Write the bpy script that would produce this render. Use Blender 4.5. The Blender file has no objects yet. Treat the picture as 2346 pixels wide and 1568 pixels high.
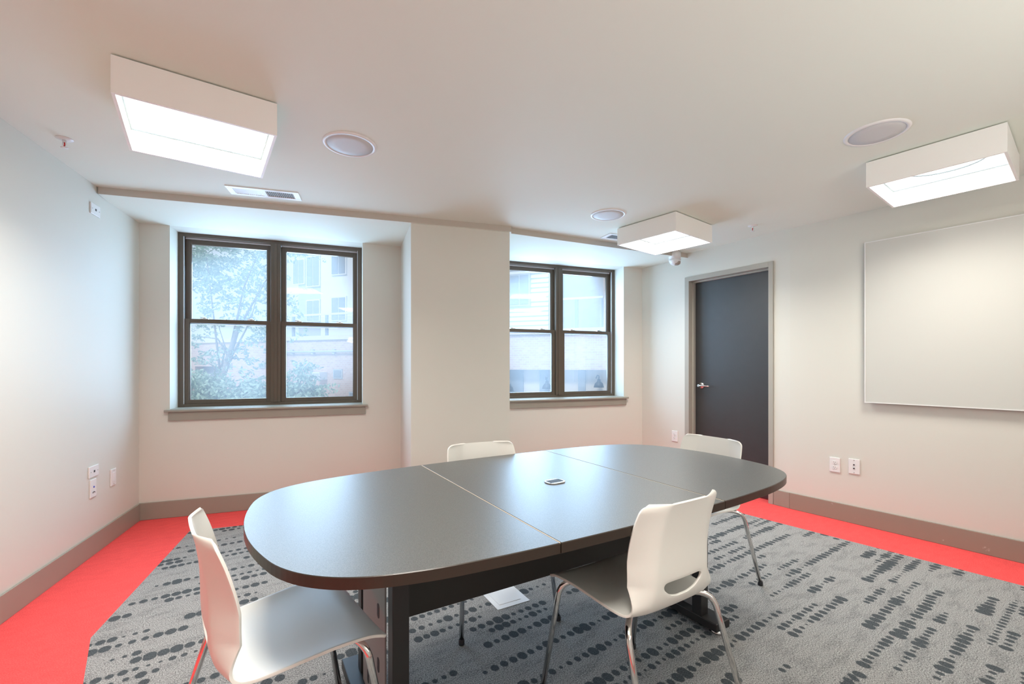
import bpy, bmesh, math, random
from mathutils import Vector, Matrix
from mathutils.geometry import tessellate_polygon
random.seed(7)
PI = math.pi
S = bpy.context.scene
COL = S.collection

# ------------------------------------------------------------------ camera, light, exposure
F_PX, HORIZON, CAM_H = 1024.7, 838.85, 1.235
cam_d = bpy.data.cameras.new('camera')
cam = bpy.data.objects.new('camera', cam_d)
COL.objects.link(cam)
cam.location = (0, 0, CAM_H)
cam.rotation_euler = (PI / 2, 0, 0)
cam_d.sensor_width = 36
cam_d.lens = F_PX / 2346 * 36
cam_d.shift_y = (HORIZON - 784) / 2346
cam_d.clip_start = 0.02
cam_d.clip_end = 300
S.camera = cam

S.view_settings.view_transform = 'Standard'
S.view_settings.look = 'None'
S.view_settings.exposure = 0.90
S.view_settings.gamma = 1.0
S.view_settings.use_curve_mapping = False
S.cycles.max_bounces = 10
S.cycles.diffuse_bounces = 6
S.cycles.glossy_bounces = 4
S.cycles.transparent_max_bounces = 12
S.cycles.caustics_reflective = False
S.cycles.caustics_refractive = False
S.cycles.sample_clamp_indirect = 6.0

w = bpy.data.worlds.new('sky')
S.world = w
w.use_nodes = True
bg = w.node_tree.nodes['Background']
bg.inputs[0].default_value = (0.80, 0.90, 1.0, 1)
bg.inputs[1].default_value = 0.36

sun_d = bpy.data.lights.new('sun', 'SUN')
sun = bpy.data.objects.new('sun', sun_d)
COL.objects.link(sun)
sun_d.energy = 0.72
sun_d.angle = 0.2
sun_d.color = (1.0, 0.96, 0.9)
sun.rotation_euler = Vector((0.25, 0.75, -0.62)).to_track_quat('-Z', 'Y').to_euler()
sun.location = (0, -6, 12)

# room corners (plan)
L = Vector((-2.98, 3.573)); R = Vector((1.526, 5.246)); K = Vector((2.409, 3.875))
FL = Vector((-1.2, -1.26)); E = Vector((4.60, 0.894))
ZC, ZS = 2.427, 2.379          # ceiling, underside of the dropped soffit


class Fr:
    """A vertical plane: s along it, o outward (away from the room), z up."""
    def __init__(self, a, b):
        self.a = Vector(a[:2]); d = Vector(b[:2]) - self.a
        self.len = d.length; self.d = d.normalized(); self.n = Vector((-self.d.y, self.d.x))
    def p(self, s, o, z):
        q = self.a + self.d * s + self.n * o
        return Vector((q.x, q.y, z))
    def hit(self, px, py, o=0.0):
        rx = (px - 1173) / F_PX
        a = self.a + self.n * o; d = self.d
        # t*(rx,1) = a + s*d
        det = rx * (-d.y) + d.x
        t = (a.x * (-d.y) + d.x * a.y) / det
        s = (rx * a.y - a.x) / det
        return s, CAM_H + (HORIZON - py) * t / F_PX

WL, WB, WD, WR, WF = Fr(FL, L), Fr(L, R), Fr(R, K), Fr(K, E), Fr(E, FL)

def window_light(name, s, power):
    ld = bpy.data.lights.new(name, 'AREA')
    ld.shape = 'RECTANGLE'; ld.size = 1.42; ld.size_y = 1.42
    ld.energy = power; ld.color = (0.49, 0.73, 1.0)
    o = bpy.data.objects.new(name, ld); COL.objects.link(o)
    o.location = WB.p(s, 0.42, 1.64)
    n = WB.n
    o.rotation_euler = Vector((-n.x, -n.y, -0.10)).to_track_quat('-Z', 'Z').to_euler()
    return o
window_light('daylight', 0.95, 31)
window_light('daylight', 3.82, 38)
ld = bpy.data.lights.new('room_fill', 'AREA'); ld.shape = 'RECTANGLE'; ld.size = 2.6; ld.size_y = 1.0  # added fill light, unseen behind the camera, brightens the ceiling
ld.energy = 26; ld.color = (1.0, 0.98, 0.95)
lo = bpy.data.objects.new('room_fill', ld); COL.objects.link(lo)
lo.location = WF.p(WF.len * 0.52, -0.08, 1.75)
lo.rotation_euler = Vector((-WF.n.x, -WF.n.y, 0.95)).to_track_quat('-Z', 'Z').to_euler()

# ------------------------------------------------------------------ materials
def mat(name, col, rough=0.6, metal=0.0, spec=0.5, bump=0.0, bscale=60.0, var=0.0, vscale=4.0):
    m = bpy.data.materials.new(name); m.use_nodes = True
    nt = m.node_tree; b = nt.nodes['Principled BSDF']
    b.inputs['Base Color'].default_value = (*col, 1)
    b.inputs['Roughness'].default_value = rough
    b.inputs['Metallic'].default_value = metal
    b.inputs['Specular IOR Level'].default_value = spec
    tc = nt.nodes.new('ShaderNodeTexCoord')
    if bump:
        n = nt.nodes.new('ShaderNodeTexNoise'); n.inputs['Scale'].default_value = bscale; n.inputs['Detail'].default_value = 3
        bp = nt.nodes.new('ShaderNodeBump'); bp.inputs['Strength'].default_value = bump; bp.inputs['Distance'].default_value = 0.002
        nt.links.new(tc.outputs['Object'], n.inputs['Vector'])
        nt.links.new(n.outputs['Fac'], bp.inputs['Height']); nt.links.new(bp.outputs['Normal'], b.inputs['Normal'])
    if var:
        n = nt.nodes.new('ShaderNodeTexNoise'); n.inputs['Scale'].default_value = vscale; n.inputs['Detail'].default_value = 4
        mx = nt.nodes.new('ShaderNodeMix'); mx.data_type = 'RGBA'
        mx.inputs['A'].default_value = (*[c * (1 - var) for c in col], 1)
        mx.inputs['B'].default_value = (*[min(1, c * (1 + var)) for c in col], 1)
        nt.links.new(tc.outputs['Object'], n.inputs['Vector'])
        nt.links.new(n.outputs['Fac'], mx.inputs['Factor']); nt.links.new(mx.outputs['Result'], b.inputs['Base Color'])
    return m

def emis(name, col, strength):
    m = bpy.data.materials.new(name); m.use_nodes = True
    nt = m.node_tree; nt.nodes.clear()
    e = nt.nodes.new('ShaderNodeEmission'); e.inputs[0].default_value = (*col, 1); e.inputs[1].default_value = strength
    o = nt.nodes.new('ShaderNodeOutputMaterial'); nt.links.new(e.outputs[0], o.inputs[0])
    return m

M = {}
M['wall'] = mat('wall_paint', (0.685, 0.676, 0.612), 0.55, bump=0.08, bscale=250, spec=0.3)
M['ceil'] = mat('ceiling_paint', (0.785, 0.825, 0.74), 0.7, bump=0.05, bscale=180, spec=0.2)
M['trim'] = mat('taupe_trim_paint', (0.32, 0.30, 0.25), 0.35, bump=0.05, bscale=40, var=0.05, vscale=6)
M['bronze'] = mat('bronze_aluminium', (0.105, 0.078, 0.055), 0.35)
M['doorframe'] = mat('door_frame_paint', (0.40, 0.38, 0.33), 0.3)
M['door'] = mat('espresso_door_veneer', (0.020, 0.020, 0.022), 0.44, spec=1.0, bump=0.05, bscale=30, var=0.2, vscale=12)
M['track'] = mat('vinyl_weather_strip', (0.62, 0.66, 0.70), 0.35)
M['chrome'] = mat('chrome', (0.78, 0.76, 0.74), 0.12, 1.0)
M['steel'] = mat('satin_steel', (0.7, 0.7, 0.7), 0.25, 1.0)
M['white'] = mat('white_plastic', (0.80, 0.80, 0.79), 0.35)
M['slot'] = mat('dark_slot', (0.03, 0.03, 0.035), 0.6)
M['shell'] = mat('ivory_polypropylene', (0.84, 0.825, 0.77), 0.38, bump=0.06, bscale=900)
M['blackmetal'] = mat('black_powder_coat', (0.020, 0.019, 0.019), 0.4, bump=0.03, bscale=700)
M['greymetal'] = mat('grey_powder_coat', (0.30, 0.29, 0.28), 0.45, bump=0.03, bscale=700)
M['panel'] = mat('espresso_panel', (0.022, 0.018, 0.014), 0.45)
M['edge'] = mat('espresso_edge_band', (0.035, 0.025, 0.018), 0.32)
M['seam'] = mat('raw_core_seam', (0.62, 0.52, 0.40), 0.6)
M['board'] = mat('whiteboard_enamel', (0.61, 0.61, 0.57), 0.22, spec=0.3)
M['fixture'] = mat('fixture_white_steel', (0.90, 0.89, 0.86), 0.45)
M['red'] = mat('red_glass_bulb', (0.6, 0.02, 0.02), 0.2)
M['paper'] = mat('white_paper', (0.85, 0.86, 0.88), 0.6)
M['grille'] = mat('speaker_grille', (0.62, 0.63, 0.63), 0.5, bump=0.4, bscale=900)
M['diffuser'] = emis('lamp_diffuser', (1.0, 0.97, 0.93), 1.3)
M['reflector'] = emis('lamp_side_reflector', (0.97, 1.0, 0.82), 0.45)
M['arc'] = mat('lamp_line_grey', (0.30, 0.38, 0.42), 0.4)

# tabletop: dark speckled laminate
m = mat('speckled_charcoal_laminate', (0.085, 0.082, 0.072), 0.42, spec=1.0)
nt = m.node_tree; b = nt.nodes['Principled BSDF']
b.inputs['Coat Weight'].default_value = 0.4; b.inputs['Coat Roughness'].default_value = 0.36
tc = nt.nodes.new('ShaderNodeTexCoord'); n = nt.nodes.new('ShaderNodeTexNoise'); n.inputs['Scale'].default_value = 420; n.inputs['Detail'].default_value = 2
cr = nt.nodes.new('ShaderNodeValToRGB')
cr.color_ramp.elements[0].position = 0.35; cr.color_ramp.elements[0].color = (0.045, 0.045, 0.042, 1)
cr.color_ramp.elements[1].position = 0.7; cr.color_ramp.elements[1].color = (0.14, 0.14, 0.128, 1)
nt.links.new(tc.outputs['Object'], n.inputs['Vector']); nt.links.new(n.outputs['Fac'], cr.inputs[0]); nt.links.new(cr.outputs[0], b.inputs['Base Color'])
M['laminate'] = m

# window glass: clear, a translucent veil painting in overexposure haze, a faint mirror
m = bpy.data.materials.new('window_glass'); m.use_nodes = True
nt = m.node_tree; nt.nodes.clear()
tr = nt.nodes.new('ShaderNodeBsdfTransparent'); tr.inputs[0].default_value = (0.97, 0.99, 1.0, 1)
gl = nt.nodes.new('ShaderNodeBsdfGlossy'); gl.inputs['Roughness'].default_value = 0.02
tl = nt.nodes.new('ShaderNodeBsdfTranslucent'); tl.inputs[0].default_value = (0.85, 0.92, 1.0, 1)
m1 = nt.nodes.new('ShaderNodeMixShader'); m1.inputs[0].default_value = 0.055
m2 = nt.nodes.new('ShaderNodeMixShader'); m2.inputs[0].default_value = 0.05
o = nt.nodes.new('ShaderNodeOutputMaterial')
nt.links.new(tr.outputs[0], m1.inputs[1]); nt.links.new(tl.outputs[0], m1.inputs[2])
nt.links.new(m1.outputs[0], m2.inputs[1]); nt.links.new(gl.outputs[0], m2.inputs[2]); nt.links.new(m2.outputs[0], o.inputs[0])
M['glass'] = m

def carpet(name, a, b_, dots):
    m = bpy.data.materials.new(name); m.use_nodes = True
    nt = m.node_tree; N = nt.nodes; Lk = nt.links
    bs = N['Principled BSDF']; bs.inputs['Roughness'].default_value = 0.95; bs.inputs['Specular IOR Level'].default_value = 0.1
    def math_(op, x, y=None, z=None):
        k = N.new('ShaderNodeMath'); k.operation = op
        for i, v in enumerate((x, y, z)):
            if v is None: continue
            if isinstance(v, (int, float)): k.inputs[i].default_value = v
            else: Lk.new(v, k.inputs[i])
        return k.outputs[0]
    def noise(vec, scale, detail=2):
        k = N.new('ShaderNodeTexNoise'); k.inputs['Scale'].default_value = scale; k.inputs['Detail'].default_value = detail
        Lk.new(vec, k.inputs['Vector']); return k.outputs['Fac']
    def comb(x, y, z=0.0):
        k = N.new('ShaderNodeCombineXYZ')
        for i, v in enumerate((x, y, z)):
            if isinstance(v, (int, float)): k.inputs[i].default_value = v
            else: Lk.new(v, k.inputs[i])
        return k.outputs[0]
    def white(vec):
        k = N.new('ShaderNodeTexWhiteNoise'); k.noise_dimensions = '3D'; Lk.new(vec, k.inputs['Vector']); return k.outputs['Value']
    def mix(f, c1, c2):
        k = N.new('ShaderNodeMix'); k.data_type = 'RGBA'
        for nm, v in (('Factor', f), ('A', c1), ('B', c2)):
            if isinstance(v, tuple): k.inputs[nm].default_value = (*v, 1)
            elif isinstance(v, (int, float)): k.inputs[nm].default_value = v
            else: Lk.new(v, k.inputs[nm])
        return k.outputs['Result']
    def ramp(f, lo, hi):
        k = N.new('ShaderNodeMapRange'); k.inputs['From Min'].default_value = lo; k.inputs['From Max'].default_value = hi
        Lk.new(f, k.inputs['Value']); return k.outputs['Result']
    geo = N.new('ShaderNodeNewGeometry')
    rot = N.new('ShaderNodeVectorRotate'); rot.rotation_type = 'Z_AXIS'; rot.inputs['Angle'].default_value = -math.radians(34.6)
    Lk.new(geo.outputs['Position'], rot.inputs['Vector'])
    sp = N.new('ShaderNodeSeparateXYZ'); Lk.new(rot.outputs[0], sp.inputs[0])
    u, v = sp.outputs[0], sp.outputs[1]
    fine = noise(rot.outputs[0], 210, 3)
    mid = noise(comb(math_('MULTIPLY', u, 0.5), v), 26, 5)
    base = mix(ramp(fine, 0.33, 0.67), a, b_)
    if dots:
        streak = noise(comb(math_('MULTIPLY', u, 0.35), v), 20, 3)
        st = math_('MULTIPLY', ramp(streak, 0.50, 0.60), ramp(noise(rot.outputs[0], 120, 2), 0.40, 0.62))
        base = mix(math_('MULTIPLY', st, 0.50), base, (0.10, 0.105, 0.11))
        def layer(pitch, cell, off, th, rmax, seed, base):
            vv = math_('DIVIDE', math_('ADD', v, off), pitch)
            row = math_('FLOOR', vv)
            fv = math_('MULTIPLY', math_('SUBTRACT', math_('FRACT', vv), 0.5), pitch)
            jit = math_('MULTIPLY', math_('SUBTRACT', white(comb(row, seed, 3.1)), 0.5), pitch * 0.45)
            fv = math_('SUBTRACT', fv, jit)
            uu = math_('ADD', math_('DIVIDE', u, cell), math_('MULTIPLY', white(comb(row, seed, 9.0)), 7.0))
            ci = math_('FLOOR', uu)
            fu = math_('MULTIPLY', math_('SUBTRACT', math_('FRACT', uu), 0.5), cell)
            on = noise(comb(math_('MULTIPLY', ci, cell * 1.7), math_('MULTIPLY', row, 17.3), seed), 1.0, 1)
            rr = white(comb(ci, row, seed))
            size = math_('MULTIPLY_ADD', noise(comb(math_('MULTIPLY', ci, 0.45), math_('MULTIPLY', row, 5.1), seed + 4), 1.0, 0), 1.5, -0.15)
            size = math_('ADD', size, math_('MULTIPLY', rr, 0.35))
            rad = math_('MULTIPLY', size, rmax)
            rad = math_('MULTIPLY', rad, math_('GREATER_THAN', on, th))
            wob = math_('MULTIPLY', math_('SUBTRACT', noise(rot.outputs[0], 200, 1), 0.5), 0.006)
            dist = math_('SQRT', math_('ADD', math_('POWER', math_('MULTIPLY', fu, 1.05), 2.0), math_('POWER', math_('MULTIPLY', fv, 0.90), 2.0)))
            dist = math_('ADD', dist, wob)
            msk = ramp(math_('SUBTRACT', rad, dist), -0.0015, 0.0025)
            dk = mix(ramp(fine, 0.3, 0.7), (0.035, 0.043, 0.050), (0.085, 0.10, 0.11))
            return mix(math_('MULTIPLY', msk, 0.93), base, dk)
        base = layer(0.150, 0.046, 0.02, 0.462, 0.0245, 2.0, base)
        base = layer(0.150, 0.040, 0.095, 0.545, 0.0195, 8.0, base)
    else:
        base = mix(math_('MULTIPLY', ramp(mid, 0.35, 0.7), 0.25), base, tuple(c * 0.75 for c in a))
    Lk.new(base, bs.inputs['Base Color'])
    bp = N.new('ShaderNodeBump'); bp.inputs['Strength'].default_value = 0.5; bp.inputs['Distance'].default_value = 0.003
    Lk.new(fine, bp.inputs['Height']); Lk.new(bp.outputs[0], bs.inputs['Normal'])
    return m
M['carpet_red'] = carpet('red_carpet', (0.82, 0.075, 0.075), (0.95, 0.13, 0.125), False)
M['carpet_grey'] = carpet('grey_dotted_carpet', (0.125, 0.125, 0.125), (0.49, 0.485, 0.475), True)

# outdoors
M['siding'] = mat('white_siding', (0.78, 0.80, 0.84), 0.6)
M['greyclad'] = mat('grey_cladding', (0.50, 0.53, 0.58), 0.6, var=0.08)
M['winglass'] = mat('outer_window_glass', (0.30, 0.34, 0.40), 0.15)
M['stucco'] = mat('cream_stucco', (0.72, 0.66, 0.60), 0.7)
M['leaf'] = mat('leaf_green', (0.40, 0.54, 0.42), 0.6, var=0.35, vscale=2)
M['bark'] = mat('bark', (0.28, 0.25, 0.22), 0.8)
M['pave'] = mat('pavement', (0.45, 0.45, 0.44), 0.8)
m = bpy.data.materials.new('pale_red_brick'); m.use_nodes = True
nt = m.node_tree; b = nt.nodes['Principled BSDF']; b.inputs['Roughness'].default_value = 0.8
bt = nt.nodes.new('ShaderNodeTexBrick'); bt.inputs['Scale'].default_value = 4.0
bt.inputs['Color1'].default_value = (0.60, 0.42, 0.38, 1); bt.inputs['Color2'].default_value = (0.68, 0.50, 0.44, 1); bt.inputs['Mortar'].default_value = (0.66, 0.62, 0.58, 1)
bt.inputs['Mortar Size'].default_value = 0.015
tc = nt.nodes.new('ShaderNodeTexCoord'); mp = nt.nodes.new('ShaderNodeMapping'); mp.inputs['Rotation'].default_value = (PI / 2, 0, 0)
nt.links.new(tc.outputs['Object'], mp.inputs[0]); nt.links.new(mp.outputs[0], bt.inputs['Vector']); nt.links.new(bt.outputs[0], b.inputs['Base Color'])
M['brick'] = m

# ------------------------------------------------------------------ mesh helpers
class MB:
    def __init__(s): s.v = []; s.f = []; s.m = []; s.mats = []; s.cur = 0; s.smooth = []
    def use(s, m):
        if m not in s.mats: s.mats.append(m)
        s.cur = s.mats.index(m); return s
    def face(s, idx, sm=False): s.f.append(idx); s.m.append(s.cur); s.smooth.append(sm)
    def hexa(s, p):
        i = len(s.v); s.v += [tuple(q) for q in p]
        for q in ((0, 3, 2, 1), (4, 5, 6, 7), (0, 1, 5, 4), (1, 2, 6, 5), (2, 3, 7, 6), (3, 0, 4, 7)):
            s.face(tuple(i + k for k in q))
        return s
    def box(s, x0, x1, y0, y1, z0, z1, T=None):
        p = [Vector(q) for q in ((x0, y0, z0), (x1, y0, z0), (x1, y1, z0), (x0, y1, z0), (x0, y0, z1), (x1, y0, z1), (x1, y1, z1), (x0, y1, z1))]
        if T is not None: p = [T @ q for q in p]
        return s.hexa(p)
    def fb(s, fr, s0, s1, o0, o1, z0, z1):
        return s.hexa([fr.p(a, o, z) for z in (z0, z1) for a, o in ((s0, o0), (s1, o0), (s1, o1), (s0, o1))])
    def prism(s, pts, z0, z1, T=None):
        n = len(pts); i = len(s.v)
        vs = [Vector((p[0], p[1], z)) for z in (z0, z1) for p in pts]
        if T is not None: vs = [T @ q for q in vs]
        s.v += [tuple(q) for q in vs]
        s.face(tuple(i + k for k in reversed(range(n)))); s.face(tuple(i + n + k for k in range(n)))
        for k in range(n):
            j = (k + 1) % n; s.face((i + k, i + j, i + n + j, i + n + k))
        return s
    def tube(s, pts, r, seg=14, r2=None, caps=True):
        pts = [Vector(p) for p in pts]; n = len(pts); i0 = len(s.v)
        t = (pts[1] - pts[0]).normalized()
        up = Vector((0, 0, 1)) if abs(t.z) < 0.9 else Vector((1, 0, 0))
        a = t.cross(up).normalized()
        for k in range(n):
            t = ((pts[min(k + 1, n - 1)] - pts[max(k - 1, 0)])).normalized()
            a = (a - t * a.dot(t)).normalized(); b = t.cross(a)
            rr = r if r2 is None else r + (r2 - r) * k / (n - 1)
            for q in range(seg):
                an = 2 * PI * q / seg
                s.v.append(tuple(pts[k] + (a * math.cos(an) + b * math.sin(an)) * rr))
        for k in range(n - 1):
            for q in range(seg):
                q2 = (q + 1) % seg
                s.face((i0 + k * seg + q, i0 + k * seg + q2, i0 + (k + 1) * seg + q2, i0 + (k + 1) * seg + q), True)
        if caps:
            s.face(tuple(i0 + q for q in reversed(range(seg)))); s.face(tuple(i0 + (n - 1) * seg + q for q in range(seg)))
        return s
    def lathe(s, prof, c=(0, 0, 0), seg=40, T=None, smooth=True):
        i0 = len(s.v); n = len(prof)
        for k, (r, z) in enumerate(prof):
            for q in range(seg):
                an = 2 * PI * q / seg
                p = Vector((r * math.cos(an), r * math.sin(an), z))
                if T is not None: p = T @ p
                s.v.append(tuple(p + Vector(c)))
        for k in range(n - 1):
            for q in range(seg):
                q2 = (q + 1) % seg
                s.face((i0 + k * seg + q, i0 + k * seg + q2, i0 + (k + 1) * seg + q2, i0 + (k + 1) * seg + q), smooth)
        s.face(tuple(i0 + q for q in reversed(range(seg)))); s.face(tuple(i0 + (n - 1) * seg + q for q in range(seg)))
        return s
    def build(s, name, material=None, parent=None, bevel=0.0, loc=None, fix=True):
        me = bpy.data.meshes.new(name)
        off = Vector(loc) if loc is not None else Vector((0, 0, 0))
        me.from_pydata([tuple(Vector(p) - off) for p in s.v], [], s.f)
        ms = s.mats if s.mats else [material]
        for m in ms: me.materials.append(m)
        for i, p in enumerate(me.polygons):
            p.material_index = s.m[i] if s.mats else 0
            p.use_smooth = s.smooth[i]
        if fix:
            bm = bmesh.new(); bm.from_mesh(me); bmesh.ops.recalc_face_normals(bm, faces=bm.faces); bm.to_mesh(me); bm.free()
        ob = bpy.data.objects.new(name, me); COL.objects.link(ob)
        if parent is not None:
            ob.parent = parent
            ob.location = off
        else: ob.location = off
        if bevel:
            bv = ob.modifiers.new('bevel', 'BEVEL'); bv.width = bevel; bv.segments = 2; bv.limit_method = 'ANGLE'; bv.angle_limit = 0.6
        return ob

def empty(name, loc=(0, 0, 0), rz=0.0):
    o = bpy.data.objects.new(name, None); COL.objects.link(o)
    o.location = loc; o.rotation_euler = (0, 0, rz); o.empty_display_size = 0.1
    return o
def tag(o, label, cat, group=None, kind=None):
    o['label'] = label; o['category'] = cat
    if group: o['group'] = group
    if kind: o['kind'] = kind
    return o
def struct(o):
    o['kind'] = 'structure'; return o
def local(fr, s, o, z):
    """Matrix of a local frame on a wall: x along the wall, y outward, z up."""
    p = fr.p(s, o, z)
    return Matrix(((fr.d.x, fr.n.x, 0, p.x), (fr.d.y, fr.n.y, 0, p.y), (0, 0, 1, p.z), (0, 0, 0, 1)))
def at_wall(name, fr, s, o, z):
    e = empty(name, fr.p(s, o, z), math.atan2(fr.d.y, fr.d.x)); return e
def at(px, py, Y):
    return Vector(((px - 1173) / F_PX * Y, Y, CAM_H + (HORIZON - py) * Y / F_PX))

# ------------------------------------------------------------------ room shell
TH = 0.30
b_ = MB()
b_.fb(WL, -0.3, WL.len, 0, TH, -0.02, ZC); struct(b_.build('wall_left', M['wall']))
W1 = (0.205, 1.695); W2 = (3.080, 4.553); ZW0 = 0.878
b_ = MB()
for s0, s1, z0, z1 in ((-0.3, W1[0], 0, ZC), (W1[1], W2[0], 0, ZC), (W2[1], WB.len + 0.3, 0, ZC), (W1[0], W1[1], 0, ZW0), (W2[0], W2[1], 0, ZW0), (W1[0], W1[1], ZS, ZC), (W2[0], W2[1], ZS, ZC)):
    b_.fb(WB, s0, s1, 0, TH, z0, z1)
struct(b_.build('wall_back', M['wall']))
D0, D1, DZ = 0.635, 1.452, 2.125
b_ = MB()
b_.fb(WD, 0, D0 - 0.03, 0, 0.14, 0, ZC); b_.fb(WD, D1 + 0.03, WD.len, 0, 0.14, 0, ZC); b_.fb(WD, D0 - 0.03, D1 + 0.03, 0, 0.14, DZ + 0.03, ZC)
struct(b_.build('wall_door_side', M['wall']))
struct(MB().fb(WR, 0, WR.len + 0.3, 0, TH, 0, ZC).build('wall_right', M['wall']))
struct(MB().fb(WF, 0, WF.len + 0.3, 0, TH, 0, ZC).build('wall_front', M['wall']))
# corridor backing behind the door
# ceiling slab
outer = [FL + (WL.n + WF.n) * 0.25, L + (WL.n + WB.n) * 0.25, R + (WB.n + WD.n) * 0.25, K + WR.n * 0.3, E + (WR.n + WF.n) * 0.25]
struct(MB().prism([tuple(p) for p in outer], ZC, ZC + 0.15).build('ceiling', M['ceil']))
# dropped soffit along the windows
sof = [(-2.758, 2.97), (-0.007, 3.812), (-0.007, 3.862), (1.848, 4.745)]
sof = [tuple(Vector((-2.752, 2.972)) + WL.n * 0.0), (-0.007, 3.812), (-0.007, 3.862), (1.862, 4.735), tuple(R + WB.d * 0.02), tuple(L - WB.d * 0.02)]
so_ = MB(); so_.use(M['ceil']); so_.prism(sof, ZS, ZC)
so_.use(mat('soffit_edge_shade', (0.52, 0.475, 0.41), 0.5))  # darker taupe paints in shade on the soffit's front edge
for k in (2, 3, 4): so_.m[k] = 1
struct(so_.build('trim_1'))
# column between the windows
colp = [(-0.810, 3.585), (-0.020, 3.827), (-0.35, 4.75), tuple(WB.p(2.042, 0.0, 0)[:2])]
cf = Fr((-0.810, 3.585), (-0.020, 3.827))
rb = WB.p(0, 0, 0)
right_back = cf.a + cf.d * cf.len
# right side of the column runs back parallel to its left side
side = (Vector(WB.p(2.042, 0, 0)[:2]) - cf.a)
t = right_back + side
# extend to the wall plane
k = (L - t).dot(WB.n); t = t + WB.n * k
struct(MB().prism([(-0.810, 3.585), tuple(right_back), tuple(t), tuple(WB.p(2.042, 0, 0)[:2])], 0, ZS).build('wall_column', M['wall']))

# floor: red border and grey dotted field
field = [(-1.913, 2.031), (-2.41, 3.345), (-1.50, 3.683), (-1.25, 3.05), (0.18, 3.60), (0.0, 4.15), (1.27, 4.62), (1.981, 3.677), (2.873, 2.51), (4.02, 0.97), (0.10, -0.48), (-0.45, 0.288), (-1.665, 1.736)]
outr = [tuple(p) for p in (FL, L, R, K, E)]
ring = [[Vector((x, y, 0)) for x, y in outr], [Vector((x, y, 0)) for x, y in reversed(field)]]
tri = tessellate_polygon(ring); allp = ring[0] + ring[1]
b_ = MB(); b_.use(M['carpet_red'])
b_.v = [tuple(p) for p in allp]
for q in tri: b_.face(tuple(q))
b_.use(M['carpet_grey'])
i = len(b_.v); b_.v += [(x, y, 0) for x, y in field]
for q in tessellate_polygon([[Vector((x, y, 0)) for x, y in field]]): b_.face(tuple(i + k for k in q))
# threshold under the door
b_.use(M['carpet_red'])
i = len(b_.v); b_.v += [tuple(WD.p(s, o, 0)) for s, o in ((D0, 0), (D1, 0), (D1, 0.14), (D0, 0.14))]; b_.face((i, i + 1, i + 2, i + 3))
fl = b_.build('floor', fix=False)
for p in fl.data.polygons:
    if p.normal.z < 0: p.flip()
struct(fl)

BB, BT = 0.1375, 0.012
def baseboard(name, fr, s0, s1):
    struct(MB().fb(fr, s0, s1, -BT, 0, 0, BB).build(name, M['trim'], bevel=0.003))
baseboard('baseboard_left', WL, 0, WL.len)
baseboard('baseboard_back', WB, 0, WB.len)
struct(MB().fb(cf, -BT, cf.len + BT, -BT, 0, 0, BB).build('baseboard_column', M['trim']))
sfr = Fr(WB.p(2.042, 0, 0), (-0.810, 3.585))
struct(MB().fb(sfr, 0, sfr.len, -BT, 0, 0, BB).build('baseboard_column_side', M['trim']))
baseboard('baseboard_door_side', WD, 0, D0 - 0.055)
baseboard('baseboard_door_end', WD, D1 + 0.045, WD.len)
# scuffed baseboard on the right wall, chips of white paint
bbm = mat('scuffed_taupe_trim_paint', (0.30, 0.26, 0.21), 0.4, bump=0.05, bscale=40)
nt = bbm.node_tree; b = nt.nodes['Principled BSDF']
tc = nt.nodes.new('ShaderNodeTexCoord'); n = nt.nodes.new('ShaderNodeTexNoise'); n.inputs['Scale'].default_value = 14; n.inputs['Detail'].default_value = 6
cr = nt.nodes.new('ShaderNodeValToRGB'); cr.color_ramp.elements[0].position = 0.70; cr.color_ramp.elements[0].color = (0.30, 0.26, 0.21, 1)
cr.color_ramp.elements[1].position = 0.74; cr.color_ramp.elements[1].color = (0.62, 0.60, 0.57, 1)
nt.links.new(tc.outputs['Object'], n.inputs['Vector']); nt.links.new(n.outputs['Fac'], cr.inputs[0]); nt.links.new(cr.outputs[0], b.inputs['Base Color'])
struct(MB().fb(WR, 0, WR.len, -BT, 0, 0, BB).build('baseboard_right', bbm, bevel=0.003))
baseboard('baseboard_front', WF, 0, WF.len)

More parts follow.
